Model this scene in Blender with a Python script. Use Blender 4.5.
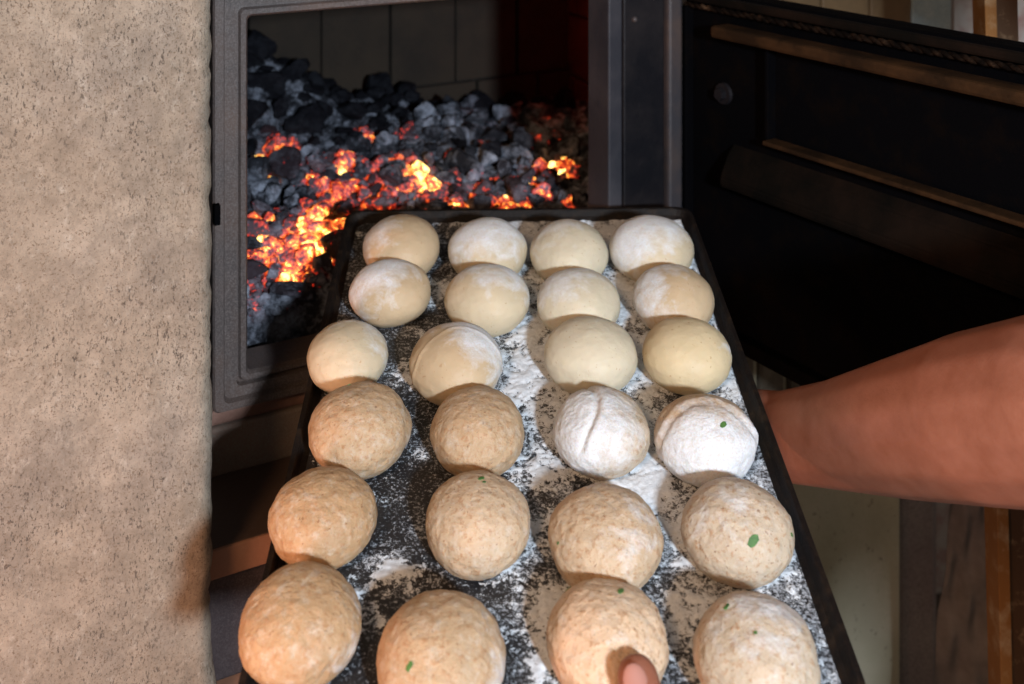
import bpy, bmesh, math, random
from mathutils import Vector, Matrix, noise
import numpy as np

for o in list(bpy.data.objects):
    bpy.data.objects.remove(o)
scene = bpy.context.scene
C = scene.collection
R = math.radians
CZ = 1.45                       # camera height above the floor; measured heights below are relative to it

# ------------------------------------------------------------------ camera (level, rising-front lens), world, light, exposure
cam_d = bpy.data.cameras.new('camera')
cam = bpy.data.objects.new('camera', cam_d); C.objects.link(cam)
cam.location = (0, 0, CZ); cam.rotation_euler = (R(90), 0, 0)
cam_d.sensor_width = 36; cam_d.lens = 1095 / 1024 * 36
cam_d.shift_y = -(342 + 180) / 1024
cam_d.clip_start = .02; cam_d.clip_end = 30
cam_d.dof.use_dof = True; cam_d.dof.focus_distance = .90; cam_d.dof.aperture_fstop = 6.5
scene.camera = cam

w = bpy.data.worlds.new('dim_room'); scene.world = w; w.use_nodes = True
w.node_tree.nodes['Background'].inputs[0].default_value = (1.0, .86, .74, 1)
w.node_tree.nodes['Background'].inputs[1].default_value = .19

def area(name, loc, target, size, power, col):
    d = bpy.data.lights.new(name, 'AREA'); d.shape = 'DISK'; d.size = size; d.energy = power; d.color = col
    o = bpy.data.objects.new(name, d); C.objects.link(o)
    o.location = (loc[0], loc[1], loc[2] + CZ)
    v = Vector(target) - Vector(loc)
    o.rotation_euler = v.to_track_quat('-Z', 'Y').to_euler()
    return o
area('cool_work_light', (.56, -.84, .18), (0, 1.0, -.5), .13, 50, (.78, .89, 1.0))
area('warm_room_lamp', (-.55, -.75, .75), (.1, 1.0, -.6), .35, 15, (1.0, .58, .30))
area('warm_hearth_lamp', (-.62, .22, -.62), (-.38, .95, -.66), .20, 5.0, (1.0, .50, .32))

scene.view_settings.view_transform = 'Standard'
scene.view_settings.look = 'None'
scene.view_settings.exposure = 0
scene.view_settings.gamma = 1
scene.view_settings.use_curve_mapping = False

# ------------------------------------------------------------------ helpers
def link(o, parent=None):
    C.objects.link(o)
    if parent is not None: o.parent = parent
    return o
def tag(o, label=None, cat=None, group=None, kind=None):
    if label: o['label'] = label
    if cat: o['category'] = cat
    if group: o['group'] = group
    if kind: o['kind'] = kind
    return o
def empty(name, loc, rz=0):
    o = bpy.data.objects.new(name, None); C.objects.link(o)
    o.location = loc; o.rotation_euler = (0, 0, rz); o.empty_display_size = .05
    return o
def mesh_obj(name, bm, mat, parent=None, smooth=False, loc=None):
    bmesh.ops.recalc_face_normals(bm, faces=bm.faces)
    me = bpy.data.meshes.new(name); bm.to_mesh(me); bm.free()
    me.materials.append(mat)
    if smooth: me.shade_smooth()
    o = bpy.data.objects.new(name, me); link(o, parent)
    if loc: o.location = loc
    return o
def add_box(bm, x0, x1, y0, y1, z0, z1, bev=0, seg=2):
    r = bmesh.ops.create_cube(bm, size=1)
    vs = r['verts']
    for v in vs:
        v.co = Vector((x0 + (v.co.x + .5) * (x1 - x0), y0 + (v.co.y + .5) * (y1 - y0), z0 + (v.co.z + .5) * (z1 - z0)))
    if bev:
        es = list({e for v in vs for e in v.link_edges})
        bmesh.ops.bevel(bm, geom=es, offset=bev, segments=seg, affect='EDGES', profile=.5)
def box(name, x0, x1, y0, y1, z0, z1, mat, parent=None, bev=.002):
    bm = bmesh.new(); add_box(bm, x0, x1, y0, y1, z0, z1, bev)
    return mesh_obj(name, bm, mat, parent)
def add_tube(bm, pts, r, n=8):
    rings = []
    for i, p in enumerate(pts):
        p = Vector(p); d = (Vector(pts[min(i + 1, len(pts) - 1)]) - Vector(pts[max(i - 1, 0)])).normalized()
        up = Vector((0, 0, 1)) if abs(d.z) < .9 else Vector((1, 0, 0))
        a = d.cross(up).normalized(); b = d.cross(a)
        rr = r[i] if isinstance(r, (list, tuple)) else r
        rings.append([bm.verts.new(p + a * math.cos(2 * math.pi * k / n) * rr + b * math.sin(2 * math.pi * k / n) * rr) for k in range(n)])
    for A, B in zip(rings, rings[1:]):
        for k in range(n): bm.faces.new((A[k], A[(k + 1) % n], B[(k + 1) % n], B[k]))
    bm.faces.new(rings[0]); bm.faces.new(rings[-1][::-1])
def rel(m_parent, m_child): return m_parent.inverted() @ m_child

# ---- material helper
class NT:
    def __init__(s, name):
        s.m = bpy.data.materials.new(name); s.m.use_nodes = True
        s.t = s.m.node_tree; s.n = s.t.nodes; s.l = s.t.links
        s.b = s.n['Principled BSDF']
        s.co = s.n.new('ShaderNodeTexCoord').outputs['Object']
    def lk(s, a, b): s.l.new(a, b)
    def noise(s, scale, detail=4, rough=.55, vec=None, dist=0):
        k = s.n.new('ShaderNodeTexNoise'); k.inputs['Scale'].default_value = scale; k.inputs['Detail'].default_value = detail
        k.inputs['Roughness'].default_value = rough; k.inputs['Distortion'].default_value = dist
        s.lk(vec or s.co, k.inputs['Vector']); return k.outputs['Fac']
    def voro(s, scale, feat='F1', vec=None, out='Distance'):
        k = s.n.new('ShaderNodeTexVoronoi'); k.feature = feat; k.inputs['Scale'].default_value = scale
        s.lk(vec or s.co, k.inputs['Vector']); return k.outputs[out]
    def ramp(s, fac, stops, interp='LINEAR'):
        k = s.n.new('ShaderNodeValToRGB'); cr = k.color_ramp; cr.interpolation = interp
        while len(cr.elements) > 1: cr.elements.remove(cr.elements[0])
        for i, (p, c) in enumerate(stops):
            if not isinstance(c, tuple): c = (c, c, c)
            e = cr.elements[0] if i == 0 else cr.elements.new(p)
            e.position = p; e.color = (*c, 1)
        s.lk(fac, k.inputs[0]); return k.outputs[0]
    def math(s, op, a, b=None, c=None, clamp=False):
        k = s.n.new('ShaderNodeMath'); k.operation = op; k.use_clamp = clamp
        for i, v in enumerate((a, b, c)):
            if v is None: continue
            if isinstance(v, (int, float)): k.inputs[i].default_value = v
            else: s.lk(v, k.inputs[i])
        return k.outputs[0]
    def mix(s, fac, a, b, mode='MIX'):
        k = s.n.new('ShaderNodeMix'); k.data_type = 'RGBA'; k.blend_type = mode
        if isinstance(fac, (int, float)): k.inputs[0].default_value = fac
        else: s.lk(fac, k.inputs[0])
        for i, v in ((6, a), (7, b)):
            if isinstance(v, tuple): k.inputs[i].default_value = (*v, 1)
            else: s.lk(v, k.inputs[i])
        return k.outputs[2]
    def mapping(s, scale=(1, 1, 1), rot=(0, 0, 0), loc=(0, 0, 0), vec=None):
        k = s.n.new('ShaderNodeMapping'); k.inputs['Scale'].default_value = scale; k.inputs['Rotation'].default_value = rot
        k.inputs['Location'].default_value = loc
        s.lk(vec or s.co, k.inputs['Vector']); return k.outputs[0]
    def bump(s, h, strength=.5, dist=.002):
        k = s.n.new('ShaderNodeBump'); k.inputs['Strength'].default_value = strength; k.inputs['Distance'].default_value = dist
        s.lk(h, k.inputs['Height'])
        if s.b.inputs['Normal'].is_linked: s.lk(s.b.inputs['Normal'].links[0].from_socket, k.inputs['Normal'])
        s.lk(k.outputs[0], s.b.inputs['Normal']); return s
    def col(s, c):
        if isinstance(c, tuple): s.b.inputs['Base Color'].default_value = (*c, 1)
        else: s.lk(c, s.b.inputs['Base Color'])
        return s
    def set(s, rough=None, metal=None, spec=None):
        if rough is not None:
            if isinstance(rough, (int, float)): s.b.inputs['Roughness'].default_value = rough
            else: s.lk(rough, s.b.inputs['Roughness'])
        if metal is not None: s.b.inputs['Metallic'].default_value = metal
        if spec is not None: s.b.inputs['Specular IOR Level'].default_value = spec
        return s

def rusty(name, base, rust, scale=30, lo=.5, hi=.7, rough=.7, bump=.4, fine=None, spec=.4):
    k = NT(name)
    f = k.ramp(k.noise(scale, 6, .65), [(lo, 0.), (hi, 1.)])
    c = k.mix(f, base, rust)
    if fine:
        c = k.mix(k.ramp(k.noise(700, 3, .7), [(.45, 0.), (.65, 1.)]), c, fine)
    k.col(c).set(rough, 0, spec).bump(k.noise(scale * 12, 5, .7), bump, .0012)
    return k.m

M = {}
M['black_iron'] = rusty('black_iron', (.0012, .0012, .0018), (.004, .0024, .0016), 25, .5, .8, .8, .5, spec=.03)
M['rim_iron'] = rusty('rim_iron', (.014, .007, .003), (.045, .021, .008), 22, .4, .7, .7, .5, spec=.1)
M['ledge_iron'] = rusty('ledge_iron', (.002, .0015, .001), (.012, .006, .0035), 9, .42, .75, .8, .5, spec=.08)
M['frame_iron'] = rusty('frame_iron', (.058, .045, .042), (.095, .058, .044), 14, .4, .7, .55, .5, fine=(.13, .105, .098))
M['jamb_iron'] = rusty('jamb_iron', (.004, .004, .006), (.014, .012, .013), 12, .4, .7, .5, .4, spec=.2)
M['jamb_shade_grey'] = rusty('jamb_shade_grey', (.022, .023, .030), (.05, .048, .055), 10, .4, .7, .5, .4, spec=.3)
M['hinge_iron'] = rusty('hinge_iron', (.028, .027, .032), (.055, .04, .036), 20, .4, .7, .5, .4)
M['brown_steel'] = rusty('brown_steel', (.065, .040, .030), (.10, .060, .042), 9, .35, .7, .5, .5, fine=(.085, .06, .05))
M['lower_panel'] = rusty('lower_panel', (.030, .020, .022), (.05, .036, .036), 18, .4, .7, .6, .6, fine=(.06, .045, .045))
M['warm_lit_clay'] = rusty('warm_lit_clay', (.26, .12, .070), (.34, .18, .12), 20, .35, .7, .75, .5)  # warm orange light on the shelf edge and base ledge, painted into the colour
M['sill_plaster'] = rusty('sill_plaster', (.14, .11, .09), (.20, .13, .10), 14, .4, .65, .85, .7, fine=(.20, .17, .14))
M['sill_red'] = rusty('sill_red', (.15, .075, .055), (.22, .12, .09), 25, .4, .65, .85, .7)
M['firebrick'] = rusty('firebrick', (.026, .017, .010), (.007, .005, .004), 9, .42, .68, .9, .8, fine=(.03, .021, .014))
M['mortar'] = rusty('mortar', (.010, .008, .007), (.02, .016, .013), 20, .4, .7, .95, .8)
M['red_brick_side'] = rusty('red_brick_side', (.16, .05, .035), (.08, .025, .02), 12, .4, .7, .9, .8)
M['post_rust'] = rusty('post_rust', (.055, .026, .010), (.18, .12, .07), 45, .55, .68, .75, .8)
M['post_orange'] = rusty('post_orange', (.22, .095, .022), (.34, .24, .14), 40, .5, .72, .7, .8)
M['zinc'] = rusty('zinc', (.20, .27, .31), (.28, .34, .37), 40, .4, .7, .5, .3, fine=(.12, .15, .17))
M['stone'] = rusty('stone', (.095, .075, .055), (.17, .14, .10), 28, .4, .7, .9, 1.0)
M['floor'] = rusty('floor', (.07, .055, .045), (.12, .10, .08), 6, .4, .7, .8, .8)

def plaster():
    k = NT('old_plaster')
    big = k.ramp(k.noise(3.2, 4, .6), [(.3, (.25, .20, .15)), (.5, (.33, .275, .215)), (.7, (.42, .365, .30))])
    stain = k.ramp(k.noise(6, 6, .72), [(.48, 0.), (.72, .75)])
    c = k.mix(stain, big, (.15, .13, .115))
    mott = k.ramp(k.noise(60, 6, .8), [(.38, 0.), (.60, 1.)])
    c = k.mix(mott, k.mix(.42, c, (.12, .095, .07)), c)
    wh = k.ramp(k.noise(95, 5, .75, k.mapping((1, 1, .7), loc=(3, 1, 2))), [(.56, 0.), (.72, .55)])
    c = k.mix(wh, c, (.46, .42, .36))
    st = k.mapping((430, 430, 210))
    fl = k.ramp(k.noise(1, 4, .75, st), [(.545, 0.), (.62, 1.)])
    area_ = k.ramp(k.noise(11, 5, .7), [(.38, .12), (.58, .9)])
    c = k.mix(k.math('MULTIPLY', fl, area_), c, (.07, .055, .045))
    sp = k.ramp(k.noise(520, 2, .6), [(.58, 0.), (.68, .8)])
    c = k.mix(sp, c, (.14, .10, .07))
    k.col(c).set(.92, 0, .2)
    k.bump(k.noise(12, 4, .6), .10, .006).bump(k.noise(300, 5, .8), .7, .0016)
    return k.m
M['plaster'] = plaster()
def plaster2():
    k = NT('green_grey_plaster')
    c = k.ramp(k.noise(4, 5, .6), [(.3, (.32, .285, .20)), (.5, (.41, .375, .265)), (.7, (.50, .45, .34))])
    sp = k.ramp(k.noise(90, 4, .7), [(.62, 0.), (.70, .8)])
    c = k.mix(sp, c, (.10, .085, .07))
    k.col(c).set(.9, 0, .2).bump(k.noise(60, 5, .7), .6, .003)
    return k.m
M['plaster_green'] = plaster2()
M['plaster_dark'] = rusty('shadow_grey_plaster', (.20, .155, .15), (.28, .245, .22), 7, .4, .7, .9, .7, fine=(.08, .07, .06))  # shadow at the wall's right end painted as purple-grey; wall_back shares it
M['plaster_pink'] = rusty('flaking_pink_plaster', (.48, .42, .38), (.34, .17, .14), 22, .45, .62, .9, .9, fine=(.5, .45, .42))
M['plank'] = rusty('brown_plank', (.07, .042, .018), (.11, .066, .028), 12, .4, .7, .7, .4)

# ------------------------------------------------------------------ the oven's frame of reference
UX, UY = .888, .461
O0 = Vector((-.266, 1.1, CZ))
yaw = math.atan2(UY, UX)
oven = empty('oven', O0, yaw)
tag(oven, 'old wood-fired masonry oven with a cast-iron fire door standing open', 'oven')
MO = Matrix.Translation(O0) @ Matrix.Rotation(yaw, 4, 'Z')
def ow(a, b, z): return MO @ Vector((a, b, z))

# setting: floor, left wall, walls at the right
bm = bmesh.new(); add_box(bm, -2.5, 2.5, -1.6, 2.9, -.06, 0)
tag(mesh_obj('floor', bm, M['floor']), kind='structure')

def left_wall():
    # plan outline: face from far left to the worn corner, then back along the reveal
    edge, fb = -.067, -.16
    us = [(-1.6, fb), (-1.1, fb), (-.8, fb), (-.6, fb)] + [(-.6 + .5 * (i + 1) / 60, fb) for i in range(60)]
    us = us + [(-.1 + (edge - .014 + .1) * (i + 1) / 5, fb) for i in range(5)]
    for i in range(1, 7):
        t = math.pi / 2 * i / 6
        us.append((edge - .014 + .014 * math.sin(t), fb + .014 - .014 * math.cos(t)))
    us += [(edge, fb + .02 + .012 * i) for i in range(14)] + [(edge, .30)]
    zs = [-CZ] + [-CZ + .12 * i for i in range(1, 5)] + [-.93 + .008 * i for i in range(0, 110)] + [.0, .1, .3, .6, 1.0]
    bm = bmesh.new(); g = []
    for z in zs:
        row = []
        for i, (a, b) in enumerate(us):
            near = max(0, 1 - abs(a - edge) / .05) if b < fb + .05 else .6
            p = Vector((a * 9, b * 9, z * 9))
            n1 = noise.noise(p) * .006
            q = Vector((a * 60, b * 60, z * 60)); q2 = Vector((3, 7, z * 22))
            chip = (noise.noise(q) * .0025 + noise.noise(q2) * .0012 - abs(noise.noise(Vector((9, 1, z * 60)))) * .003) * near
            foot = .010 * max(0, min(1, (-.70 - z) / .08)) * near
            da = chip + foot; db = n1 + noise.noise(q + Vector((5, 5, 5))) * .0012
            row.append(bm.verts.new((a + da, b + db, z)))
        g.append(row)
    for A, B in zip(g, g[1:]):
        for i in range(len(us) - 1): bm.faces.new((A[i], A[i + 1], B[i + 1], B[i]))
    # back side closing the block
    bk = [(us[-1][0], us[-1][1]), (-1.6, .30), (-1.6, fb)]
    lo = [g[0][-1], bm.verts.new((-1.6, .30, zs[0])), g[0][0]]; hi = [g[-1][-1], bm.verts.new((-1.6, .30, zs[-1])), g[-1][0]]
    L = [r[-1] for r in g]; bm.faces.new(L + [hi[1], lo[1]]); L = [r[0] for r in g]; bm.faces.new(L[::-1] + [lo[1], hi[1]])
    o = mesh_obj('wall_left', bm, M['plaster'], smooth=True)
    o.matrix_world = MO
    tag(o, kind='structure')
left_wall()

def struct_box(name, x0, x1, y0, y1, z0, z1, mat, bev=.004):
    o = box(name, x0, x1, y0, y1, z0, z1, mat, None, bev); o.matrix_world = MO; tag(o, kind='structure'); return o
wall_f = struct_box('wall_front', (.545), .94, .03, .06, -CZ, -.70, M['plaster_green'], .006)
struct_box('wall_front_shaded', (.94), 1.04, .045, .32, -CZ, -.70, M['plaster_dark'], .02)  # shadowed stretch of the front wall, its shade put into the plaster colour
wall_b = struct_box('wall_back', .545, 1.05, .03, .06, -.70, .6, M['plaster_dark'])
# rough stones of the upper course under the door
sx = .550
random.seed(5)
for wd in (.055, .072, .05, .07, .08, .06, .065):
    box('stone', sx, sx + wd - .006, .022 + random.uniform(-.004, .004), .035, -.790 + random.uniform(0, .004), -.602, M['stone'], wall_f, .006)
    sx += wd
# wide boards and a zinc strip on the wall behind the door's top edge
bx = .70
for wd, mt in ((.075, 'plank'), (.088, 'plank'), (.081, 'plank')):
    box('plank', bx, bx + wd - .003, .012, .030, -.58, .55, M[mt], wall_b, .003); bx += wd
o = box('metal_strip', bx, bx + .080, .014, .030, -.58, .55, M['zinc'], wall_b, .003); tag(o, 'pale blue-grey sheet metal strip')
bm = bmesh.new(); add_box(bm, .5, 2.4, 2.05, 2.25, 0, CZ + .8, .004)
tag(mesh_obj('wall_right', bm, M['plaster_pink']), kind='structure')

# rusty angle-iron post
post = empty('steel_post', (.562, 1.2, 0))
tag(post, 'rusty brown steel post with an orange edge, behind the forearm and the open door', 'post')
post.rotation_euler = (0, R(-1.35), 0)
box('flange', -.016, -.003, -.004, .03, 0, CZ + .5, M['post_orange'], post, .001)['label'] = 'orange rusted flange edge'
box('web', -.003, .022, .000, .006, .005, CZ + .5, M['post_rust'], post, .001)

# grey sheet hanging next to the post
def sheet():
    bm = bmesh.new(); nx, nz = 40, 70; g = []
    for j in range(nz + 1):
        row = []
        for i in range(nx + 1):
            u, v = i / nx, j / nz
            x = .606 - (1 - u) * (.020 + .075 * v); z = CZ - .62 - v * .75
            y = 1.40 - .02 * u + .004 * math.sin(u * 9 + v * 38) + .002 * math.sin(u * 17 - v * 20)
            row.append(bm.verts.new((x, y, z)))
        g.append(row)
    for A, B in zip(g, g[1:]):
        for i in range(nx): bm.faces.new((A[i], A[i + 1], B[i + 1], B[i]))
    bmesh.ops.solidify(bm, geom=bm.faces, thickness=.002)
    k = NT('grey_cloth'); k.col(k.ramp(k.noise(40, 4), [(.3, (.20, .18, .17)), (.7, (.30, .275, .26))])).set(.7)
    o = mesh_obj('hanging_cloth', bm, k.m, smooth=True)
    tag(o, 'wrinkled grey cloth hanging between the plaster wall and the rusty post', 'cloth')
sheet()

# ------------------------------------------------------------------ oven parts
W0, W1, ZB, ZT = 0, .431, -.553, -.197
def ring_frame():
    prof = [(0, .045), (0, .000), (.0025, -.005), (.0075, -.005), (.0095, -.0015), (.0115, -.001), (.0125, -.008), (.0245, -.008), (.0265, -.0145), (.0350, -.0145), (.0368, -.012), (.0368, .03)]
    bm = bmesh.new(); loops = []
    for d, b in prof:
        rr = .005 + d * .06; dz = d * .8; pts = []
        for cx, cz, a0 in ((W1 + d - rr, ZT + d - rr, 0), (W0 - d + rr, ZT + d - rr, 90), (W0 - d + rr, ZB - dz + rr, 180), (W1 + d - rr, ZB - dz + rr, 270)):
            for k in range(5):
                t = R(a0 + 90 * k / 4); pts.append((cx + rr * math.cos(t), b, cz + rr * math.sin(t)))
        loops.append([bm.verts.new(p) for p in pts])
    n = len(loops[0])
    for A, B in zip(loops, loops[1:]):
        for i in range(n): bm.faces.new((A[i], A[(i + 1) % n], B[(i + 1) % n], B[i]))
    A, B = loops[-1], loops[0]
    for i in range(n): bm.faces.new((A[i], A[(i + 1) % n], B[(i + 1) % n], B[i]))
    return mesh_obj('door_frame', bm, M['frame_iron'], oven)
ring_frame()
# latch keeper on the left jamb
box('latch_keeper', -.037, -.031, -.021, -.012, -.395, -.375, M['black_iron'], oven, .001)
box('jamb_shade_plate', .4180, .4370, -.017, .03, ZB - .03, .12, M['jamb_shade_grey'], oven, .002)  # dark plate added over the frame to paint the door's shade on this jamb
jp = box('hinge_plate', .4375, .4955, -.019, .03, ZB - .05, .12, M['jamb_iron'], oven, .002)
o = box('hinge_post', .4955, .5165, -.028, .02, ZB - .05, .12, M['hinge_iron'], oven, .004)
for z in (-.235, -.21):
    bm = bmesh.new(); bmesh.ops.create_uvsphere(bm, u_segments=10, v_segments=6, radius=.004)
    mesh_obj('rivet', bm, M['hinge_iron'], jp, True, (.452 + (z + .235) * 1.2, -.020, z))
box('front_plate', -.40, .56, .002, .03, ZT + .036, .6, M['frame_iron'], oven)
box('front_plate', -.40, -.036, .012, .03, -CZ, ZT + .036, M['black_iron'], oven)
# firebox
FB = .60
box('firebox_floor', -.05, .74, .065, FB, -.60, -.575, M['mortar'], oven)
box('firebox_ceiling', -.05, .74, .03, FB + .04, -.16, -.13, M['mortar'], oven)
sl = box('firebox_side', -.075, -.045, .03, FB + .04, -.60, -.13, M['mortar'], oven)
sr = box('firebox_side', .735, .765, .03, FB + .04, -.60, -.13, M['mortar'], oven)
bk = box('firebox_back', -.075, .765, FB + .012, FB + .04, -.60, -.13, M['mortar'], oven)
random.seed(3)
def course_bricks(par, horiz):
    z = -.68; r = 0
    while z < -.16:
        h = .235 if horiz else .112; p = -.045 - (.04 if r % 2 else 0) if horiz else .035 - (.05 if r % 2 else 0)
        end = .732 if horiz else FB
        while p < end:
            L = .118; a, b = max(p, -.045 if horiz else .035), min(p + L - .004, end)
            if b - a > .01:
                d = random.uniform(-.002, .003)
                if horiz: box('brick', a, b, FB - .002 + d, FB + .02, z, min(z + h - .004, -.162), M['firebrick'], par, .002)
                elif par is sr: box('brick', .722 + d, .738, a, b, z, min(z + h - .004, -.162), M['red_brick_side'], par, .002)
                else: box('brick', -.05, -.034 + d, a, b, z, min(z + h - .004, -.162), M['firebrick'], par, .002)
            p += L
        z += h; r += 1
box('firebox_front', .47, .74, .031, .062, -.60, -.13, M['mortar'], oven)
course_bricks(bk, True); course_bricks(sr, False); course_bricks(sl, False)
# masonry sill, shelf, lower panel, hearth ledge
box('sill_strip', -.30, .545, -.006, .03, -.598, -.583, M['sill_red'], oven, .003)
box('sill', -.30, .545, -.011, .03, -.646, -.598, M['sill_plaster'], oven, .003)
sh = box('ash_shelf', -.30, .52, -.117, .0, -.650, -.645, M['brown_steel'], oven, .001)
box('shelf_edge', -.30, .52, -.119, -.112, -.672, -.6455, M['warm_lit_clay'], sh, .0015)['label'] = 'reddish front edge with warm orange light painted in'
box('lower_panel', -.30, .545, -.112, .03, -.768, -.672, M['lower_panel'], oven, .002)
box('base_ledge', -.30, .22, -.26, .03, -CZ, -.768, M['warm_lit_clay'], oven, .006)

# the open door
MD = Matrix.Translation((.21, 1.347, CZ)) @ Matrix.Rotation(math.atan2(-.819, .574), 4, 'Z')
LD = rel(MO, MD)
DW = .57
door = box('fire_door', 0.004, DW, 0, .035, -.612, -.207, M['black_iron'], oven, .004)
door.matrix_local = LD
def dbox(name, *a, mat='black_iron', bev=.002): return box(name, *a, M[mat], door, bev)
dbox('rim', .006, DW, -.010, .0, -.219, -.209, mat='ledge_iron', bev=.003)
dbox('rim', .006, DW, -.014, .0, -.610, -.594, mat='black_iron')
dbox('rim', .006, .020, -.014, .0, -.594, -.225, mat='black_iron')
dbox('top_bead', .006, DW, .012, .030, -.212, -.2068, mat='black_iron', bev=.002)
bar = dbox('baffle_bar', .075, DW, -.030, .0, -.252, -.238, mat='rim_iron', bev=.004)
# baffle pan: four thin lips standing proud round a recess
dbox('pan_lip', .146, DW - .02, -.020, .0, -.361, -.356, mat='rim_iron', bev=.0015)
dbox('pan_lip', .144, .149, -.014, .0, -.356, -.252, mat='black_iron', bev=.001)
def ledge():
    bm = bmesh.new()
    sec = [(-.0, -.376), (-.012, -.388), (-.024, -.412), (-.024, -.422), (-.0, -.430)]
    A = [bm.verts.new((.085, y, z)) for y, z in sec]; B = [bm.verts.new((DW - .02, y, z)) for y, z in sec]
    for i in range(len(sec)): bm.faces.new((A[i], A[(i + 1) % 5], B[(i + 1) % 5], B[i]))
    bm.faces.new(A); bm.faces.new(B[::-1])
    bmesh.ops.bevel(bm, geom=bm.edges[:], offset=.002, segments=2, affect='EDGES')
    mesh_obj('baffle_ledge', bm, M['ledge_iron'], door)
ledge()
def gasket():
    bm = bmesh.new(); n = 170
    for s in (0, 1):
        pts, rs = [], []
        for i in range(n):
            x = .012 + (DW - .016) * i / (n - 1); t = i * .9 + s * math.pi
            pts.append((x, -.007 + .0014 * math.cos(t), -.2235 + .0014 * math.sin(t))); rs.append(.0026 + .0006 * noise.noise(Vector((x * 90, s, 0))))
        add_tube(bm, pts, rs, 6)
    k = NT('sooty_rope'); k.col(k.ramp(k.noise(60, 5, .7), [(.42, (.003, .002, .0015)), (.58, (.014, .008, .005)), (.74, (.09, .055, .032))])).set(.95, 0, .04).bump(k.noise(900, 3), .8, .001)
    mesh_obj('rope_gasket', bm, k.m, door, True)
gasket()
def bolt():
    bm = bmesh.new()
    bmesh.ops.create_cone(bm, cap_ends=True, segments=24, radius1=.013, radius2=.012, depth=.004, matrix=Matrix.Translation((.070, -.002, -.322)) @ Matrix.Rotation(R(90), 4, 'X'))
    bmesh.ops.create_cone(bm, cap_ends=True, segments=6, radius1=.0075, radius2=.007, depth=.008, matrix=Matrix.Translation((.070, -.007, -.322)) @ Matrix.Rotation(R(90), 4, 'X'))
    mesh_obj('bolt', bm, M['hinge_iron'] if False else M['jamb_iron'], door)
bolt()
for z in (-.27, -.55):
    bm = bmesh.new()
    bmesh.ops.create_cone(bm, cap_ends=True, segments=16, radius1=.010, radius2=.010, depth=.05, matrix=Matrix.Translation((.0, .018, z)))
    mesh_obj('hinge', bm, M['jamb_iron'], door, True)

# ------------------------------------------------------------------ charcoal
def sstep(x, a, b):
    t = max(0, min(1, (x - a) / (b - a))); return t * t * (3 - 2 * t)
def heap(a, b):
    z = -.520 + .030 * sstep(b, .03, .16) + .055 * sstep(b, .12, .50) * (1 - sstep(a, .34, .52))
    z += .085 * sstep(b, .33, .55) * (1 - sstep(a, .13, .30))
    z -= .040 * (1 - sstep(b, .00, .09)) + .03 * (1 - sstep(b, .03, .10)) * (1 - sstep(a, .10, .2))
    return z + .012 * noise.noise(Vector((a * 14, b * 14, 3)))
def hit(x, y):
    """where the ray through a point of the photograph meets the heap: used once, to read off where the embers glow"""
    d = Vector(((x - 512) / 1095, 1, -(y + 180) / 1095)); inv = MO.inverted()
    for i in range(240):
        p = inv @ (Vector((0, 0, CZ)) + d * (1.05 + i * .004))
        if p.y > .02 and (p.z < heap(p.x, p.y)): return p
    return None
HOT = []
for x, y, r, h in ((268, 160, 10, .9), (286, 152, 15, 1.0), (313, 172, 8, .8), (325, 190, 10, .8), (345, 160, 12, .9), (322, 205, 9, .75),
                   (337, 190, 14, .75), (350, 185, 10, .8), (366, 133, 10, .8), (405, 132, 9, .45), (401, 160, 10, 1.0), (416, 170, 14, 1.15),
                   (432, 187, 13, .95), (424, 178, 12, 1.), (372, 170, 10, .6), (380, 180, 10, .6), (318, 220, 14, .9), (315, 235, 20, 1.15), (330, 232, 14, 1.), (300, 252, 15, .8),
                   (258, 222, 12, .8), (264, 242, 13, .95), (272, 258, 12, .9), (290, 262, 14, 1.0), (305, 262, 10, .8), (252, 285, 8, .5), (376, 210, 14, .55),
                   (455, 158, 7, .4), (470, 190, 8, .55), (484, 184, 9, .6), (463, 205, 10, .9), (512, 202, 12, .95), (505, 150, 8, .5), (459, 118, 5, .6),
                   (535, 178, 10, .95), (536, 166, 8, .9), (548, 168, 8, .8), (561, 164, 11, 1.05), (572, 172, 8, .7), (548, 115, 7, .85), (556, 138, 7, .8),
                   (541, 190, 9, .8), (572, 207, 6, .8), (537, 145, 6, .45), (332, 48, 5, .75), (358, 42, 5, .7), (358, 53, 5, .45), (486, 145, 6, .6), (546, 118, 6, .6), (440, 205, 10, .5), (395, 205, 16, .5),
                   (300, 150, 6, .8), (272, 176, 5, .7), (340, 216, 7, .8), (366, 195, 7, .7), (390, 195, 6, .7), (402, 186, 5, .8), (446, 198, 6, .75), (430, 160, 5, .7), (350, 226, 8, .9),
                   (286, 228, 7, .8), (492, 201, 6, .8), (520, 166, 4, .6), (500, 176, 5, .7), (262, 205, 5, .6), (282, 205, 5, .7), (262, 262, 8, .8), (305, 178, 5, .7), (452, 178, 5, .8)):
    p = hit(x, y)
    if p is not None: HOT.append((p, r / 1095 * 1.35 * 1.0, h))
def heat_at(p):
    h = 0
    for q, r, k in HOT:
        d = math.hypot(p.x - q.x, (p.y - q.y) * .62)
        h = max(h, k * (1 - sstep(d, r * .55, r * 1.7)))
    return h
fg = bpy.data.lights.new('ember_glow', 'POINT'); fg.energy = .13; fg.color = (1, .10, .04); fg.shadow_soft_size = .05
fgo = bpy.data.objects.new('ember_glow', fg); C.objects.link(fgo); fgo.location = ow(.665, .42, -.36)
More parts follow.
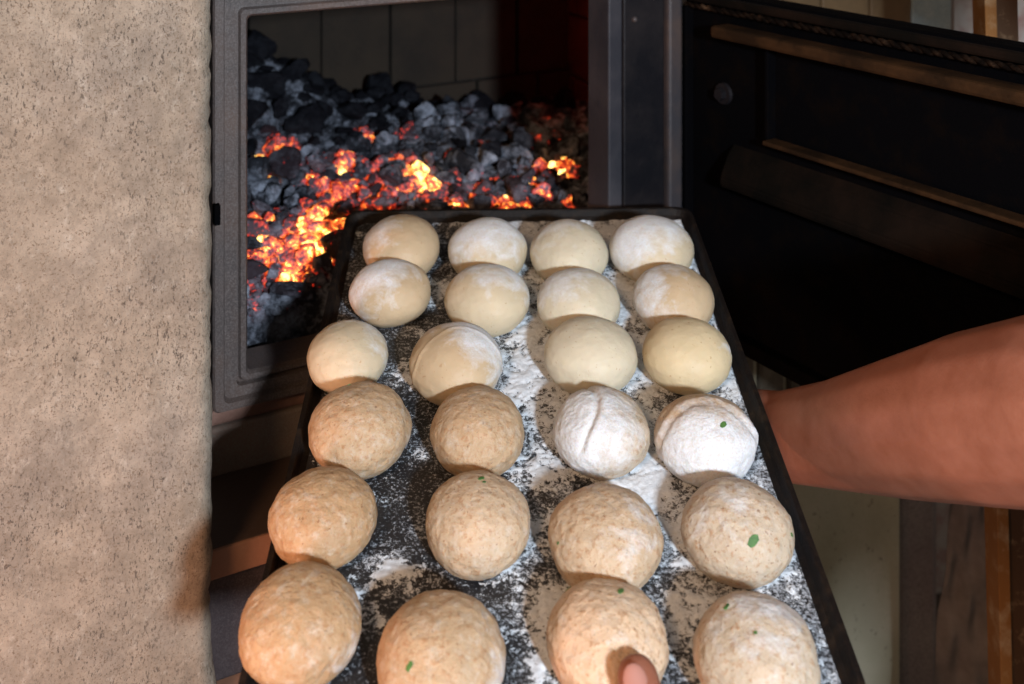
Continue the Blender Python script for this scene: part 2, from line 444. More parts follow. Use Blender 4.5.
def coal_mat():
    k = NT('charcoal')
    at = k.n.new('ShaderNodeAttribute'); at.attribute_type = 'OBJECT'; at.attribute_name = 'heat'
    av = k.n.new('ShaderNodeAttribute'); av.attribute_type = 'GEOMETRY'; av.attribute_name = 'heat_v'
    ash = k.n.new('ShaderNodeAttribute'); ash.attribute_type = 'OBJECT'; ash.attribute_name = 'ash'
    geo = k.n.new('ShaderNodeNewGeometry')
    pos = geo.outputs['Position']
    heat = k.math('MAXIMUM', at.outputs['Fac'], av.outputs['Fac'])
    n1 = k.noise(34, 6, .75, pos)
    nn = k.noise(85, 4, .65, pos); n5 = k.noise(190, 3, .6, pos)
    a = k.math('MULTIPLY', k.math('ADD', k.ramp(n1, [(.45, .0), (.62, 1.)]), .10), k.math('ADD', ash.outputs['Fac'], .03))
    cold = k.mix(k.math('MULTIPLY', a, .95, clamp=True), (.004, .004, .006), (.34, .37, .45))
    cold = k.mix(k.ramp(nn, [(.52, 0.), (.72, .7)]), cold, (.006, .006, .008))
    hotc = k.mix(k.math('MULTIPLY', heat, .6, clamp=True), cold, (.30, .17, .19))
    k.col(hotc).set(.9, 0, .08)
    g = k.math('ADD', k.math('MULTIPLY', k.math('SUBTRACT', nn, .5), 3.0), k.math('SUBTRACT', k.math('MULTIPLY', heat, 1.3), .65))
    g = k.math('ADD', g, k.math('MULTIPLY', k.math('SUBTRACT', n5, .5), 1.6))
    g = k.math('MULTIPLY', g, k.math('GREATER_THAN', heat, .04))
    ec = k.ramp(g, [(0., (1, .02, .01)), (.3, (1, .045, .012)), (.55, (1, .16, .02)), (.8, (1, .42, .05)), (1., (1, .75, .22))])
    es = k.ramp(g, [(0.04, 0.), (.2, .13), (.5, .30), (.8, .62), (1., 1.)])
    k.lk(ec, k.b.inputs['Emission Color'])
    k.lk(k.math('MULTIPLY', es, 3.2), k.b.inputs['Emission Strength'])
    k.bump(k.voro(70, 'DISTANCE_TO_EDGE', pos), .5, .004).bump(k.noise(240, 4, .7, pos), .7, .002)
    return k.m
M['coal'] = coal_mat()
def lump_mesh(seed, lvl=2):
    random.seed(seed)
    bm = bmesh.new(); bmesh.ops.create_icosphere(bm, subdivisions=lvl + 1, radius=1)
    planes = [(Vector((random.gauss(0, 1), random.gauss(0, 1), random.gauss(0, 1))).normalized(), random.uniform(.36, .74)) for _ in range(8)]
    off = Vector((seed * 3.1, 0, 0))
    for v in bm.verts:
        p = v.co.normalized()
        r = 1.0
        for n_, d in planes:
            c = p.dot(n_)
            if c > 1e-3: r = min(r, d / c)
        r *= 1 + .10 * noise.noise(p * 2.2 + off) + .07 * noise.noise(p * 7 + off)
        v.co = p * r
    me = bpy.data.meshes.new('charcoal_lump'); bm.to_mesh(me); bm.free(); me.materials.append(M['coal']); return me
lumps = [lump_mesh(s) for s in range(16)]
random.seed(21)
def coal_label(p, h, s):
    wp = ow(p.x, p.y, 0); px = 512 + 1095 * wp.x / wp.y
    side = ['by the left jamb', 'left of the middle', 'in the middle', 'right of the middle', 'by the right jamb'][max(0, min(4, int((px - 236) / 73.4)))]
    look = 'orange glowing ember' if h > .7 else ('dull red ember' if h > .3 else ('ash-grey charcoal lump' if p.y < .42 else 'black charcoal lump'))
    size = 'small ' if s < .015 else ('large ' if s > .025 else '')
    depth = 'at the front of the fire' if p.y < .15 else ('in the near half' if p.y < .28 else ('in the far half' if p.y < .42 else 'against the back wall'))
    return f'{size}{look} {depth}, {side}'
placed = []
N = 0; tries = 0
big = [(.030, .075, .020, .018, .020), (.012, .10, .034, .014, .018), (.06, .05, .018, .016, .016)]
while N < 296 and tries < 60000:
    tries += 1
    a = random.uniform(-.02, .70); b = random.uniform(.07, .57)
    wp = ow(a, b, 0); px = 512 + 1095 * wp.x / wp.y
    if px < 236 or px > 602: continue
    s = random.choice((.010, .013, .016, .020, .026, .032)) * (.85 + .35 * b / .6)
    h = 0
    p = Vector((a, b, heap(a, b)))
    if any((p - q).length < (s + t) * .60 for q, t in placed): continue
    h = heat_at(p)
    if h > .3 and s > .020: continue
    placed.append((p, s))
    o = bpy.data.objects.new('charcoal_lump', random.choice(lumps)); C.objects.link(o)
    sc = (s * random.uniform(.8, 1.5), s * random.uniform(.7, 1.1), s * random.uniform(.6, .95))
    o.matrix_world = MO @ Matrix.Translation(p + Vector((0, 0, s * .15))) @ Matrix.Rotation(random.uniform(0, 6.28), 4, 'Z') @ Matrix.Rotation(random.uniform(-.5, .5), 4, 'X') @ Matrix.Diagonal((*sc, 1))
    o['heat'] = float(h * random.uniform(.75, 1.05)); o['ash'] = random.uniform(0, 1) * (1 if (b < .36 or px > 420) and -180 - 1095 * (p.z + .02) / wp.y > 98 else .0)
    tag(o, coal_label(p, h, s), 'charcoal', coal_label(p, h, s))
    N += 1
# the bed of broken bits below
def coal_bed():
    random.seed(77)
    bm = bmesh.new(); base = bmesh.new(); bmesh.ops.create_icosphere(base, subdivisions=2, radius=1)
    bv = [v.co.copy() for v in base.verts]; bf = [[v.index for v in f.verts] for f in base.faces]; base.free()
    V, F, H = [], [], []
    for i in range(4200):
        a = random.uniform(-.035, .72); b = random.uniform(.075, .59); s = random.uniform(.004, .011)
        z = heap(a, b) - .006 - random.uniform(0, .006); h = heat_at(Vector((a, b, z))) * random.uniform(.75, 1.2)
        rot = Matrix.Rotation(random.uniform(0, 6.28), 3, 'Z') @ Matrix.Rotation(random.uniform(-1, 1), 3, 'X')
        sc = Vector((s * random.uniform(.8, 1.6), s, s * random.uniform(.6, 1))); o_ = Vector((i * .7, 0, 0)); k0 = len(V)
        for c in bv:
            q = c * (1 + .45 * noise.noise(c * 1.7 + o_))
            V.append(rot @ Vector((q.x * sc.x, q.y * sc.y, q.z * sc.z)) + Vector((a, b, z))); H.append(h)
        F += [[k0 + j for j in f] for f in bf]
    # solid ash body underneath
    n = 40; k0 = len(V)
    for j in range(n + 1):
        for i in range(n + 1):
            a = -.04 + .77 * i / n; b = .07 + .53 * j / n
            V.append(Vector((a, b, heap(a, b) - .014))); H.append(heat_at(Vector((a, b, 0))) * .9)
    for j in range(n):
        for i in range(n):
            k = k0 + j * (n + 1) + i; F.append([k, k + 1, k + n + 2, k + n + 1])
    # front skirt down to the firebox floor
    k1 = len(V)
    for i in range(n + 1): V.append(Vector((-.04 + .77 * i / n, .066, -.577))); H.append(0.)
    for i in range(n): F.append([k0 + i, k1 + i, k1 + i + 1, k0 + i + 1])
    me = bpy.data.meshes.new('ember_bed'); me.from_pydata(V, [], F)
    at = me.attributes.new('heat_v', 'FLOAT', 'POINT'); at.data.foreach_set('value', H)
    me.materials.append(M['coal'])
    o = bpy.data.objects.new('ember_bed', me); C.objects.link(o); o.matrix_world = MO
    o['heat'] = 0.; o['ash'] = .5
    tag(o, 'bed of crushed embers and ash filling the firebox beneath the charcoal lumps', 'embers', kind='stuff')
coal_bed()

# ------------------------------------------------------------------ tray
AL = math.atan(.168); YA = math.atan(.0295)
MT = Matrix.Translation((.0134, .955, CZ - .497)) @ Matrix.Rotation(YA, 4, 'Z') @ Matrix.Rotation(AL, 4, 'X')
TX0, TX1, TY0, TY1 = -.187, .194, -.298, .286
def flour_density(x, y):
    d = -.10 + .34 * sstep(x, -.16, .03) + .10 * sstep(y, -.25, .15)
    d += .18 * math.exp(-((x - .008) / .03) ** 2) * sstep(y, -.12, .0) + .15 * math.exp(-((x - .10) / .035) ** 2)
    d -= .16 * math.exp(-((x + .07) / .05) ** 2) * (1 - sstep(y, -.12, .02))
    return d
def tray_mat():
    k = NT('dark_tray_steel')
    sep = k.n.new('ShaderNodeSeparateXYZ'); k.lk(k.co, sep.inputs[0])
    x = k.math('MULTIPLY_ADD', sep.outputs[0], 1.0, .12)
    fine = k.noise(360, 5, .8); mid = k.noise(38, 5, .7); dens = k.math('ADD', k.math('MULTIPLY', x, .55), k.math('MULTIPLY', k.math('SUBTRACT', mid, .5), .9))
    dens = k.math('ADD', dens, k.math('MULTIPLY', sep.outputs[1], .15))
    f = k.ramp(k.math('ADD', fine, k.math('MULTIPLY', dens, .42)), [(.53, 0.), (.62, 1.)])
    f = k.math('MULTIPLY', f, .75)
    c = k.mix(k.ramp(k.noise(16, 5, .7), [(.4, 0.), (.7, 1.)]), (.010, .011, .014), (.030, .026, .024))
    k.col(k.mix(f, c, (.52, .56, .62))).set(k.math('MULTIPLY_ADD', f, .4, .45)).bump(k.noise(500, 3, .7), .5, .0006)
    return k.m
M['tray'] = tray_mat()
M['tray_rim'] = rusty('tray_rim', (.004, .003, .003), (.030, .018, .010), 90, .5, .68, .5, .6, fine=(.016, .011, .009), spec=.2)
def tray():
    t = bpy.data.objects.new('baking_tray', None); C.objects.link(t); t.matrix_world = MT; t.empty_display_size = .05
    tag(t, 'black steel baking tray dusted with flour, held at the oven mouth', 'baking tray')
    def loop(bm, d, z, r, off=0):
        pts = []
        for cx, cy, a0 in ((TX1 + d - r, TY1 + d - r, 0), (TX0 - d + r, TY1 + d - r, 90), (TX0 - d + r, TY0 - d + r, 180), (TX1 + d - r, TY0 - d + r, 270)):
            for q in range(6):
                th = R(a0 + 90 * q / 5); pts.append((cx + r * math.cos(th), cy + r * math.sin(th), z))
        return [bm.verts.new(p) for p in pts]
    bm = bmesh.new()
    top = loop(bm, -.0085, 0, .012); bot = loop(bm, -.0085, -.0016, .012)
    bm.faces.new(top); bm.faces.new(bot[::-1])
    for i in range(len(top)): bm.faces.new((top[i], bot[i], bot[(i + 1) % len(top)], top[(i + 1) % len(top)]))
    base = mesh_obj('tray_base', bm, M['tray'], t)
    bm = bmesh.new()
    sec = [(-.0085, 0, .012), (-.004, .0035, .014), (-.0015, .0085, .016), (-.0005, .0098, .016), (.0035, .0098, .018), (.0040, .0075, .018), (.0018, .006, .018), (.0005, .002, .016), (-.0055, -.0018, .014), (-.0085, -.0016, .012)]
    L = [loop(bm, *s) for s in sec]; n = len(L[0])
    for k in range(len(L)):
        A, B = L[k], L[(k + 1) % len(L)]
        for i in range(n): bm.faces.new((A[i], A[(i + 1) % n], B[(i + 1) % n], B[i]))
    mesh_obj('rim', bm, M['tray_rim'], t)
    return t
tray()

# ---- dough balls: (x, y, radius) in the tray's plane, look, flour direction, flour amount, colour, herb flecks
PALE, CREAM, TAN = (.60, .525, .39), (.575, .475, .33), (.53, .395, .25)
BR1, BR2, BR3, BR4 = (.48, .33, .20), (.53, .385, .255), (.54, .43, .315), (.45, .285, .155)
BALLS = [
 (-.1224, .1896, .0407, 's', (-.8, .35, .2), .42, TAN, 'tan, in the far left corner of the tray, floury left rim'),
 (-.0335, .1817, .0407, 's', (-.35, .35, .8), .62, CREAM, 'cream with a floury crown, second from left in the farthest row'),
 (.0501, .1751, .0410, 's', (-.5, .6, .5), .38, PALE, 'pale and thinly floured, third from left in the farthest row'),
 (.1357, .1791, .0425, 's', (-.45, .5, .6), .74, CREAM, 'in the far right corner, flour thick over its top left'),
 (-.1281, .1126, .0384, 's', (-.6, .4, .55), .66, TAN, 'leftmost of the second farthest row, flour on its upper left'),
 (-.0346, .0974, .0401, 's', (.35, .75, .5), .5, CREAM, 'second from left, second farthest row, floury at upper right'),
 (.0523, .0905, .0394, 's', (-.4, .6, .6), .44, PALE, 'pale with powdered top, third from left, second farthest row'),
 (.1436, .0940, .0393, 's', (-.9, .1, .35), .5, TAN, 'rightmost of the second farthest row, floured on its left only'),
 (-.1579, .0191, .0362, 's', (.5, .7, .1), .46, CREAM, 'cream, at the left tray edge in the third farthest row'),
 (-.0621, .0040, .0408, 's', (.6, .55, .45), .56, TAN, 'white flour arc on its top right, third farthest row'),
 (.0559, .0124, .0400, 's', (-.3, .9, .2), .26, PALE, 'palest and nearly clean, third from left, third farthest row'),
 (.1414, .0129, .0384, 's', (.9, .3, -.1), .24, (.60, .48, .30), 'smooth tan without flour, rightmost of the third farthest row'),
 (-.1372, -.0741, .0407, 'b', (.9, .1, -.3), .2, BR1, 'bran-speckled, leftmost of the third nearest row'),
 (-.0436, -.0779, .0382, 'b', (0, .3, -1), .1, BR1, 'bran-flecked, second from left in the third nearest row'),
 (.0555, -.0797, .0386, 'b', (-.8, -.15, .5), .74, BR3, 'creased and coated white with flour, third nearest row'),
 (.1366, -.0905, .0393, 'b', (.15, -.95, -.20), .82, BR2, 'bare brown crown ringed with white flour, by the right rim'),
 (-.1544, -.1606, .0379, 'b', (0, 0, -1), .1, BR4, 'evenly tan, leftmost of the second nearest row'),
 (-.0434, -.1681, .0379, 'b', (.7, -.2, .0), .1, BR2, 'small dark herb fleck on top, second from left, second nearest row'),
 (.0467, -.1853, .0395, 'b', (.5, -.3, .6), .10, BR2, 'wrinkled top, third from left in the second nearest row'),
 (.1413, -.1804, .0389, 'b', (-.3, -.3, .8), .18, BR3, 'large green leaf piece on it, rightmost, second nearest row'),
 (-.1562, -.2485, .0389, 'b', (.95, -.3, -.3), .16, BR4, 'brown with pale right edge, leftmost of the nearest row'),
 (-.0653, -.2751, .0407, 'b', (.95, -.1, -.1), .18, BR1, 'tan, second from left in the nearest row'),
 (.0390, -.2640, .0380, 'b', (.3, -.3, .5), .02, (.64, .46, .31), 'pinkish, touched by the thumb, nearest row'),
 (.1302, -.2792, .0396, 'b', (.1, .1, .9), .24, BR3, 'lightly powdered, rightmost of the nearest row'),
]
CR, CHR = .70, .58          # flattening, height of the widest section / radius
def dough_mat(i, kind, d, amt, colr):
    k = NT('dough')
    s = k.mapping((1, 1, 1), loc=(i * 1.37, i * .71, i * .33))
    geo = k.n.new('ShaderNodeTexCoord').outputs['Object']
    dv = Vector(d).normalized()
    dt = k.n.new('ShaderNodeVectorMath'); dt.operation = 'DOT_PRODUCT'
    sc = k.mapping((1 / .040, 1 / .040, 1 / .030), loc=(0, 0, -.72)); k.lk(sc, dt.inputs[0]); dt.inputs[1].default_value = dv
    n1 = k.noise(42, 5, .62, s, .6); n2 = k.noise(190, 4, .7, s); n3 = k.noise(620, 3, .7, s)
    f = k.math('ADD', k.math('MULTIPLY', dt.outputs['Value'], .50), k.math('MULTIPLY', k.math('SUBTRACT', n1, .5), 1.25))
    f = k.math('ADD', f, k.math('MULTIPLY', k.math('SUBTRACT', n2, .5), .40))
    f = k.math('ADD', f, amt - .56)
    f = k.ramp(f, [(.0, 0.), (.16, .42), (.42, 1.)])
    f = k.math('MULTIPLY', f, k.ramp(n3, [(.30, .55), (.60, 1.)]))
    base = k.mix(k.ramp(k.noise(30, 3, .6, s), [(.35, 0.), (.7, 1.)]), tuple(c * .93 for c in colr), tuple(min(1, c * 1.06) for c in colr))
    if kind == 'b':
        b = k.ramp(k.noise(240, 4, .7, s), [(.52, 0.), (.64, .75)])
        base = k.mix(b, base, (.38, .20, .095))
        b = k.ramp(k.noise(330, 2, .6, k.mapping((1, 1, 1), loc=(5, i, 2))), [(.66, 0.), (.72, .8)])
        base = k.mix(b, base, (.20, .10, .05))
        pw = k.ramp(k.noise(120, 5, .7, k.mapping((1, 1, 1), loc=(9, i, 2))), [(.50, 0.), (.66, .5)])
        base = k.mix(pw, base, (.58, .50, .41))
    else:
        b = k.ramp(k.noise(300, 2, .6, s), [(.67, 0.), (.72, .6)])
        base = k.mix(b, base, (.40, .24, .12))
    k.col(k.mix(f, base, (.70, .72, .75))).set(k.math('MULTIPLY_ADD', f, .35, .52), 0, .30)
    k.b.inputs['Subsurface Weight'].default_value = .12
    k.b.inputs['Subsurface Radius'].default_value = (1, .5, .25); k.b.inputs['Subsurface Scale'].default_value = .004
    k.bump(k.noise(120 if kind == 'b' else 70, 5, .6, s), .55 if kind == 'b' else .28, .0035)
    k.bump(n2, .5 if kind == 'b' else .22, .0012)
    return k.m
km = NT('herb_green'); km.col(km.ramp(km.noise(300), [(.3, (.03, .10, .025)), (.7, (.10, .22, .05))])).set(.5)
M['herb'] = km.m
flecks = {12: [(-.35, .75, 1.0, .5)], 15: [(.30, -.50, 1.1, 1.1)], 17: [(.08, .32, 1, .9), (.14, .22, 1, .5)], 18: [(.93, .12, .2, .6), (-.75, -.3, .3, .4)], 19: [(.12, -.95, .85, 1.6), (.85, -.35, .3, .6)],
          21: [(-.45, -.55, .7, .9)], 22: [(.28, .35, 1, .9), (-.6, .75, .4, .8)], 23: [(-.5, .4, 1, .8), (-.1, -.2, 1, .5)]}
def ball(i, x, y, r, kind, d, amt, colr, lab):
    random.seed(100 + i)
    bm = bmesh.new(); bmesh.ops.create_icosphere(bm, subdivisions=6, radius=1)
    off = Vector((i * 5.3, i * 2.1, 0)); bump = .040 if kind == 'b' else .024
    hc = CHR * r; c = CR * r
    sq = 1 + random.uniform(-.03, .03)
    def surf(p):
        q = p.normalized()
        k = 1 + bump * noise.noise(q * 1.6 + off) + bump * .45 * noise.noise(q * 4.5 + off) + (.010 if kind == 'b' else .004) * noise.noise(q * 11 + off)
        if i == 14:    # the creased ball: a curved fold over its crown
            t = q.x + .10 + .45 * q.y * q.y - .15 * q.y
            k -= .075 * math.exp(-(t / .07) ** 2) * sstep(q.z, .1, .6) - .03 * math.exp(-((t - .16) / .10) ** 2) * sstep(q.z, .1, .6)
        if i == 15:
            t = q.y - .35 + .5 * q.x * q.x; k += .025 * math.exp(-(t / .08) ** 2) - .03 * math.exp(-((t + .2) / .09) ** 2)
        if i == 9:
            t = q.y - .25 + .6 * (q.x - .2) ** 2; k += .02 * math.exp(-(t / .06) ** 2)
        if i == 18:
            k -= .02 * math.exp(-((q.x - .1 + .5 * q.y) / .07) ** 2) * sstep(q.z, .3, .8)
        v = Vector((q.x * r * sq, q.y * r / sq, q.z * (c if q.z > 0 else c * 1.05))) * k
        v.z += hc
        if v.z < 0.0012:
            v.z = .0012
        return v
    for v in bm.verts: v.co = surf(v.co)
    o = mesh_obj('dough_ball', bm, dough_mat(i, kind, d, amt, colr), smooth=True)
    o.matrix_world = MT @ Matrix.Translation((x, y, 0))
    tag(o, 'dough ball: ' + lab, 'dough ball', 'dough balls proving on the tray')
    for j, (fx, fy, fz, s) in enumerate(flecks.get(i, [])):
        q = Vector((fx, fy, fz)).normalized(); p0 = surf(q); e = .0027 * s
        n_ = Vector((q.x / r, q.y / r, q.z / c)).normalized()
        t1 = n_.cross(Vector((.3, 1, .1))).normalized(); t2 = n_.cross(t1)
        fb = bmesh.new(); ring = []
        for m in range(9):
            th = 2 * math.pi * m / 9; rr = e * (1 + .35 * math.sin(2 * th + j) + random.uniform(-.15, .15))
            qq = p0 + t1 * math.cos(th) * rr * .75 + t2 * math.sin(th) * rr + n_ * .0004
            ring.append(fb.verts.new(qq))
        f = fb.faces.new(ring); ex = bmesh.ops.extrude_face_region(fb, geom=[f])
        for v in ex['geom']:
            if isinstance(v, bmesh.types.BMVert): v.co -= n_ * .0015
        mesh_obj('herb_fleck', fb, M['herb'], o)
for i, b in enumerate(BALLS): ball(i, *b)

# ---- flour lying on the tray
def flour():
    st = .0011; nx = int((TX1 - TX0 - .018) / st); ny = int((TY1 - TY0 - .018) / st)
    idx = {}; V = []; F = []
    H = np.zeros((ny + 1, nx + 1))
    for j in range(ny + 1):
        y = TY0 + .009 + j * st
        for i in range(nx + 1):
            x = TX0 + .009 + i * st
            n = noise.noise(Vector((x * 30, y * 30, 1))) * .42 + noise.noise(Vector((x * 95, y * 95, 2))) * .34 + noise.noise(Vector((x * 240, y * 240, 4))) * .22
            H[j, i] = n + flour_density(x, y) * 1.15 - .30
    for x0, y0, r0, am in ((-.105, -.185, .022, .55), (-.125, -.21, .02, .45), (-.017, -.185, .02, .35), (.005, -.245, .03, .4), (-.105, -.225, .01, .5), (.09, -.10, .03, .3), (.01, .02, .03, .2), (-.10, .03, .03, .35), (-.005, -.10, .016, .35), (-.09, -.075, .012, .5), (-.085, .145, .025, .3)):
        jj, ii = np.mgrid[0:ny + 1, 0:nx + 1]
        H += am * np.exp(-(((TX0 + .009 + ii * st - x0) / r0) ** 2 + ((TY0 + .009 + jj * st - y0) / r0) ** 2))
    TH = []
    def vid(j, i):
        k = (j, i)
        if k not in idx:
            idx[k] = len(V); h = H[j, i]; TH.append(h)
            V.append((TX0 + .009 + i * st, TY0 + .009 + j * st, .0003 + max(0, min(.0022, h * .0045))))
        return idx[k]
    P = H > -.20
    Q = P[:-1, :-1] & P[1:, :-1] & P[:-1, 1:] & P[1:, 1:]
    for j, i in zip(*np.nonzero(Q)):
        F.append((vid(j, i), vid(j, i + 1), vid(j + 1, i + 1), vid(j + 1, i)))
    me = bpy.data.meshes.new('flour'); me.from_pydata(V, [], F)
    me.attributes.new('thickness', 'FLOAT', 'POINT').data.foreach_set('value', TH)
    k = NT('flour'); k.col(k.ramp(k.noise(300, 3), [(.3, (.58, .62, .67)), (.7, (.74, .78, .83))])).set(.95, 0, .1).bump(k.noise(700, 3), .6, .0008)
    ta = k.n.new('ShaderNodeAttribute'); ta.attribute_type = 'GEOMETRY'; ta.attribute_name = 'thickness'
    al = k.math('ADD', k.math('MULTIPLY', ta.outputs['Fac'], 1.1), k.math('MULTIPLY', k.math('SUBTRACT', k.noise(330, 5, .8), .5), 2.2))
    k.lk(k.ramp(al, [(.0, 0.), (.14, 1.)]), k.b.inputs['Alpha'])
    me.materials.append(k.m); me.shade_smooth()
    o = bpy.data.objects.new('flour', me); C.objects.link(o); o.matrix_world = MT
    tag(o, 'white flour scattered over the black tray between the dough balls', 'flour', kind='stuff')
flour()

# ------------------------------------------------------------------ the baker
def capsule(bm, p0, p1, r0, r1, n=14, m=6):
    p0, p1 = Vector(p0), Vector(p1); d = p1 - p0; L = d.length; d.normalize()
    up = Vector((0, 0, 1)) if abs(d.z) < .9 else Vector((1, 0, 0)); a = d.cross(up).normalized(); b = d.cross(a)
    rings = []
    for c, r, t0, t1 in ((p0, r0, 0, 90), (p1, r1, 90, 180)):
        for k in range(m + 1):
            t = R(t0 + (t1 - t0) * k / m)
            if k in (0,) and t0 == 0 or (k == m and t1 == 180): rings.append([bm.verts.new(c - d * math.cos(t) * r)]); continue
            rings.append([bm.verts.new(c - d * math.cos(t) * r + (a * math.cos(2 * math.pi * q / n) + b * math.sin(2 * math.pi * q / n)) * r * math.sin(t)) for q in range(n)])
    for A, B in zip(rings, rings[1:]):
        if len(A) == 1: [bm.faces.new((A[0], B[(q + 1) % n], B[q])) for q in range(n)]
        elif len(B) == 1: [bm.faces.new((A[q], A[(q + 1) % n], B[0])) for q in range(n)]
        else: [bm.faces.new((A[q], A[(q + 1) % n], B[(q + 1) % n], B[q])) for q in range(n)]
def chain(bm, pts):
    for (p, r), (q, s) in zip(pts, pts[1:]): capsule(bm, p, q, r, s)
def fuse(name, bm, mat, voxel, parent=None, smooth=6):
    bmesh.ops.recalc_face_normals(bm, faces=bm.faces)
    me = bpy.data.meshes.new(name + '_src'); bm.to_mesh(me); bm.free()
    o = bpy.data.objects.new(name, me); C.objects.link(o)
    md = o.modifiers.new('r', 'REMESH'); md.mode = 'VOXEL'; md.voxel_size = voxel; md.use_smooth_shade = True
    sm = o.modifiers.new('s', 'SMOOTH'); sm.iterations = smooth; sm.factor = .5
    dg = bpy.context.evaluated_depsgraph_get(); me2 = bpy.data.meshes.new_from_object(o.evaluated_get(dg))
    o.modifiers.clear(); o.data = me2; bpy.data.meshes.remove(me)
    me2.materials.clear(); me2.materials.append(mat); me2.shade_smooth()
    if parent: o.parent = parent
    return o
ks = NT('skin')
ks.col(ks.mix(ks.ramp(ks.noise(60, 4, .6), [(.3, 0.), (.7, 1.)]), (.25, .088, .050), (.31, .12, .075))).set(.5, 0, .35)
ks.b.inputs['Subsurface Weight'].default_value = .15; ks.b.inputs['Subsurface Radius'].default_value = (1, .35, .2); ks.b.inputs['Subsurface Scale'].default_value = .006
ks.bump(ks.noise(450, 4, .6), .25, .0008)
M['skin'] = ks.m
def V3(x, y, z): return Vector((x, y, z + CZ))
def person():
    bm = bmesh.new()
    
    # right arm: shoulder, elbow, forearm, wrist
    shR = V3(.70, .50, -.20); elR = V3(.408, .70, -.372)
    chain(bm, [(shR, .062), (V3(.56, .60, -.28), .056), (elR, .062)])
    fore = [(elR, .062), (V3(.372, .735, -.396), .061), (V3(.335, .785, -.428), .056), (V3(.300, .842, -.467), .0485), (V3(.268, .895, -.502), .0405), (V3(.238, .945, -.532), .0355), (V3(.205, .975, -.538), .030)]
    chain(bm, fore)
    # right palm flat under the tray with five fingers
    for k in range(5): capsule(bm, V3(.205, .975 + (k - 2) * .012, -.535), V3(.135, .985 + (k - 2) * .020, -.5165), .019, .0155)
    capsule(bm, V3(.215, .97, -.538), V3(.175, .98, -.526), .028, .022)
    for k, L in enumerate((.062, .076, .082, .074)):
        y = .943 + k * .0215; z0 = -.5195 + (y - .985) * .16
        capsule(bm, V3(.130, y, z0), V3(.130 - L * .5, y + .004 * (k - 1), z0 + .003), .0098, .0088)
        capsule(bm, V3(.130 - L * .5, y + .004 * (k - 1), z0 + .003), V3(.130 - L, y + .006 * (k - 1), z0 + .004), .0088, .0076)
    chain(bm, [(V3(.205, .945, -.548), .017), (V3(.175, .915, -.545), .0125), (V3(.150, .893, -.539), .010)])
    # left arm and the hand that pinches the near edge
    shL = V3(.56, .22, -.21); elL = V3(.36, .28, -.58)
    chain(bm, [(shL, .062), (V3(.465, .25, -.39), .053), (elL, .048), (V3(.31, .34, -.585), .050), (V3(.215, .45, -.58), .042), (V3(.135, .54, -.572), .030), (V3(.118, .565, -.575), .028)])
    for k in range(4): capsule(bm, V3(.118, .57, -.577), V3(.075 + (k - 1.5) * .019, .640 - .004 * k, -.582), .021, .0135)
    for k, L in enumerate((.060, .074, .080, .070)):
        x = .045 + (3 - k) * .0205 if False else .104 - (3 - k) * .0205
        y = .644; z = -.581
        capsule(bm, V3(x, y, z), V3(x - .006, y + L * .55, z + .004), .0098, .0088)
        capsule(bm, V3(x - .006, y + L * .55, z + .004), V3(x - .010, y + L, z + .020), .0088, .0078)
    chain(bm, [(V3(.112, .572, -.572), .018), (V3(.094, .602, -.552), .0145), (V3(.081, .624, -.520), .0122), (V3(.074, .646, -.5065), .0128)])
    # trunk, neck, head, legs
    capsule(bm, V3(.69, .48, -.23), V3(.57, .25, -.23), .07, .07)
    mid = Vector((.65, .37, 0))
    for dx in (-.05, .05):
        q = Vector((mid.x + dx * .65, mid.y + dx * .76, 0))
        chain(bm, [(V3(q.x, q.y, -.26), .10), (V3(q.x + .02, q.y, -.45), .095), (V3(q.x + .03, q.y, -.62), .10)])
    chain(bm, [(V3(.64, .37, -.20), .06), (V3(.63, .38, -.11), .052)])
    hd = V3(.61, .40, .01)
    chain(bm, [(hd + Vector((.02, -.02, .03)), .088), (hd + Vector((-.025, .03, -.045)), .058)])
    nd = Vector((-.65, .76, 0)); sd = Vector((.76, .65, 0))
    capsule(bm, hd + nd * .085 + Vector((0, 0, .005)), hd + nd * .100 + Vector((0, 0, -.018)), .010, .014)
    capsule(bm, hd + nd * .080 + Vector((0, 0, -.050)) - sd * .02, hd + nd * .080 + Vector((0, 0, -.050)) + sd * .02, .010, .010)
    for s in (-1, 1):
        capsule(bm, hd + sd * s * .086 + Vector((.01, -.01, .01)), hd + sd * s * .088 + Vector((.01, -.01, -.03)), .014, .010)
        hip = V3(.68 + s * .07, .37 + s * .075, -.68)
        chain(bm, [(hip, .092), (hip + Vector((-.02, .03, -.36)), .058), (hip + Vector((0, 0, -.68)), .040)])
        chain(bm, [(hip + Vector((.01, -.02, -.725)), .036), (hip + Vector((-.10, .12, -.735)), .030)])
    body = fuse('person', bm, M['skin'], .0034, smooth=5)
    tag(body, 'person mostly out of frame, bare forearm and thumb holding the tray of dough', 'person')
    # clothes and hair
    bm = bmesh.new()
    capsule(bm, V3(.692, .485, -.23), V3(.568, .245, -.23), .078, .078)
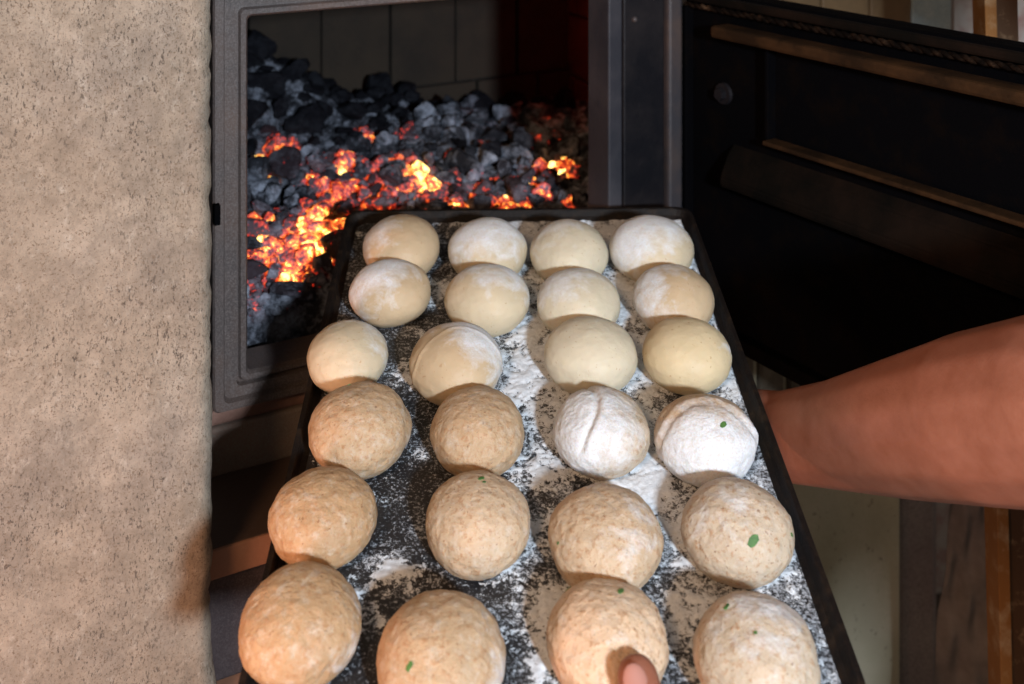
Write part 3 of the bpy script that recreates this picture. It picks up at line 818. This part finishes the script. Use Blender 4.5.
    for dx in (-.05, .05):
        q = Vector((mid.x + dx * .65, mid.y + dx * .76, 0))
        chain(bm, [(V3(q.x, q.y, -.26), .110), (V3(q.x + .02, q.y, -.45), .106), (V3(q.x + .03, q.y, -.68), .112)])
    capsule(bm, shR, V3(.60, .57, -.26), .072, .068); capsule(bm, shL, V3(.49, .245, -.345), .072, .066)
    kc = NT('dark_shirt'); kc.col(kc.ramp(kc.noise(900), [(.3, (.02, .025, .04)), (.7, (.03, .035, .05))])).set(.9)
    fuse('shirt', bm, kc.m, .009, body)
    bm = bmesh.new()
    for s in (-1, 1):
        hip = V3(.68 + s * .07, .37 + s * .075, -.68)
        chain(bm, [(hip, .102), (hip + Vector((-.02, .03, -.36)), .070), (hip + Vector((0, 0, -.66)), .056)])
    kc2 = NT('trousers'); kc2.col(kc2.ramp(kc2.noise(700), [(.3, (.03, .03, .035)), (.7, (.05, .05, .055))])).set(.9)
    fuse('trousers', bm, kc2.m, .009, body)
    bm = bmesh.new()
    capsule(bm, hd + Vector((.035, -.035, .045)), hd + Vector((.045, -.045, -.01)), .089, .070)
    capsule(bm, hd + Vector((.02, -.02, .06)), hd + Vector((-.01, .01, .062)), .078, .066)
    kh = NT('hair'); kh.col((.02, .013, .01)).set(.6).bump(kh.noise(200, 4), .8, .004)
    fuse('hair', bm, kh.m, .008, body)
    # thumbnail and eyes
    bm = bmesh.new(); bmesh.ops.create_uvsphere(bm, u_segments=14, v_segments=8, radius=1)
    kn = NT('nail'); kn.col((.36, .16, .12)).set(.6, 0, .2)
    o = mesh_obj('thumbnail', bm, kn.m, body, True); o.scale = (.0075, .003, .0095); o.location = V3(.0715, .6350, -.500); o.rotation_euler = (R(-25), R(-12), R(10))
    for s in (-1, 1):
        bm = bmesh.new(); bmesh.ops.create_uvsphere(bm, u_segments=12, v_segments=8, radius=.012)
        ke = NT('eye'); ke.col((.5, .48, .45)).set(.2)
        mesh_obj('eye', bm, ke.m, body, True, tuple(hd + nd * .074 + sd * s * .031 + Vector((0, 0, .016))))
person()
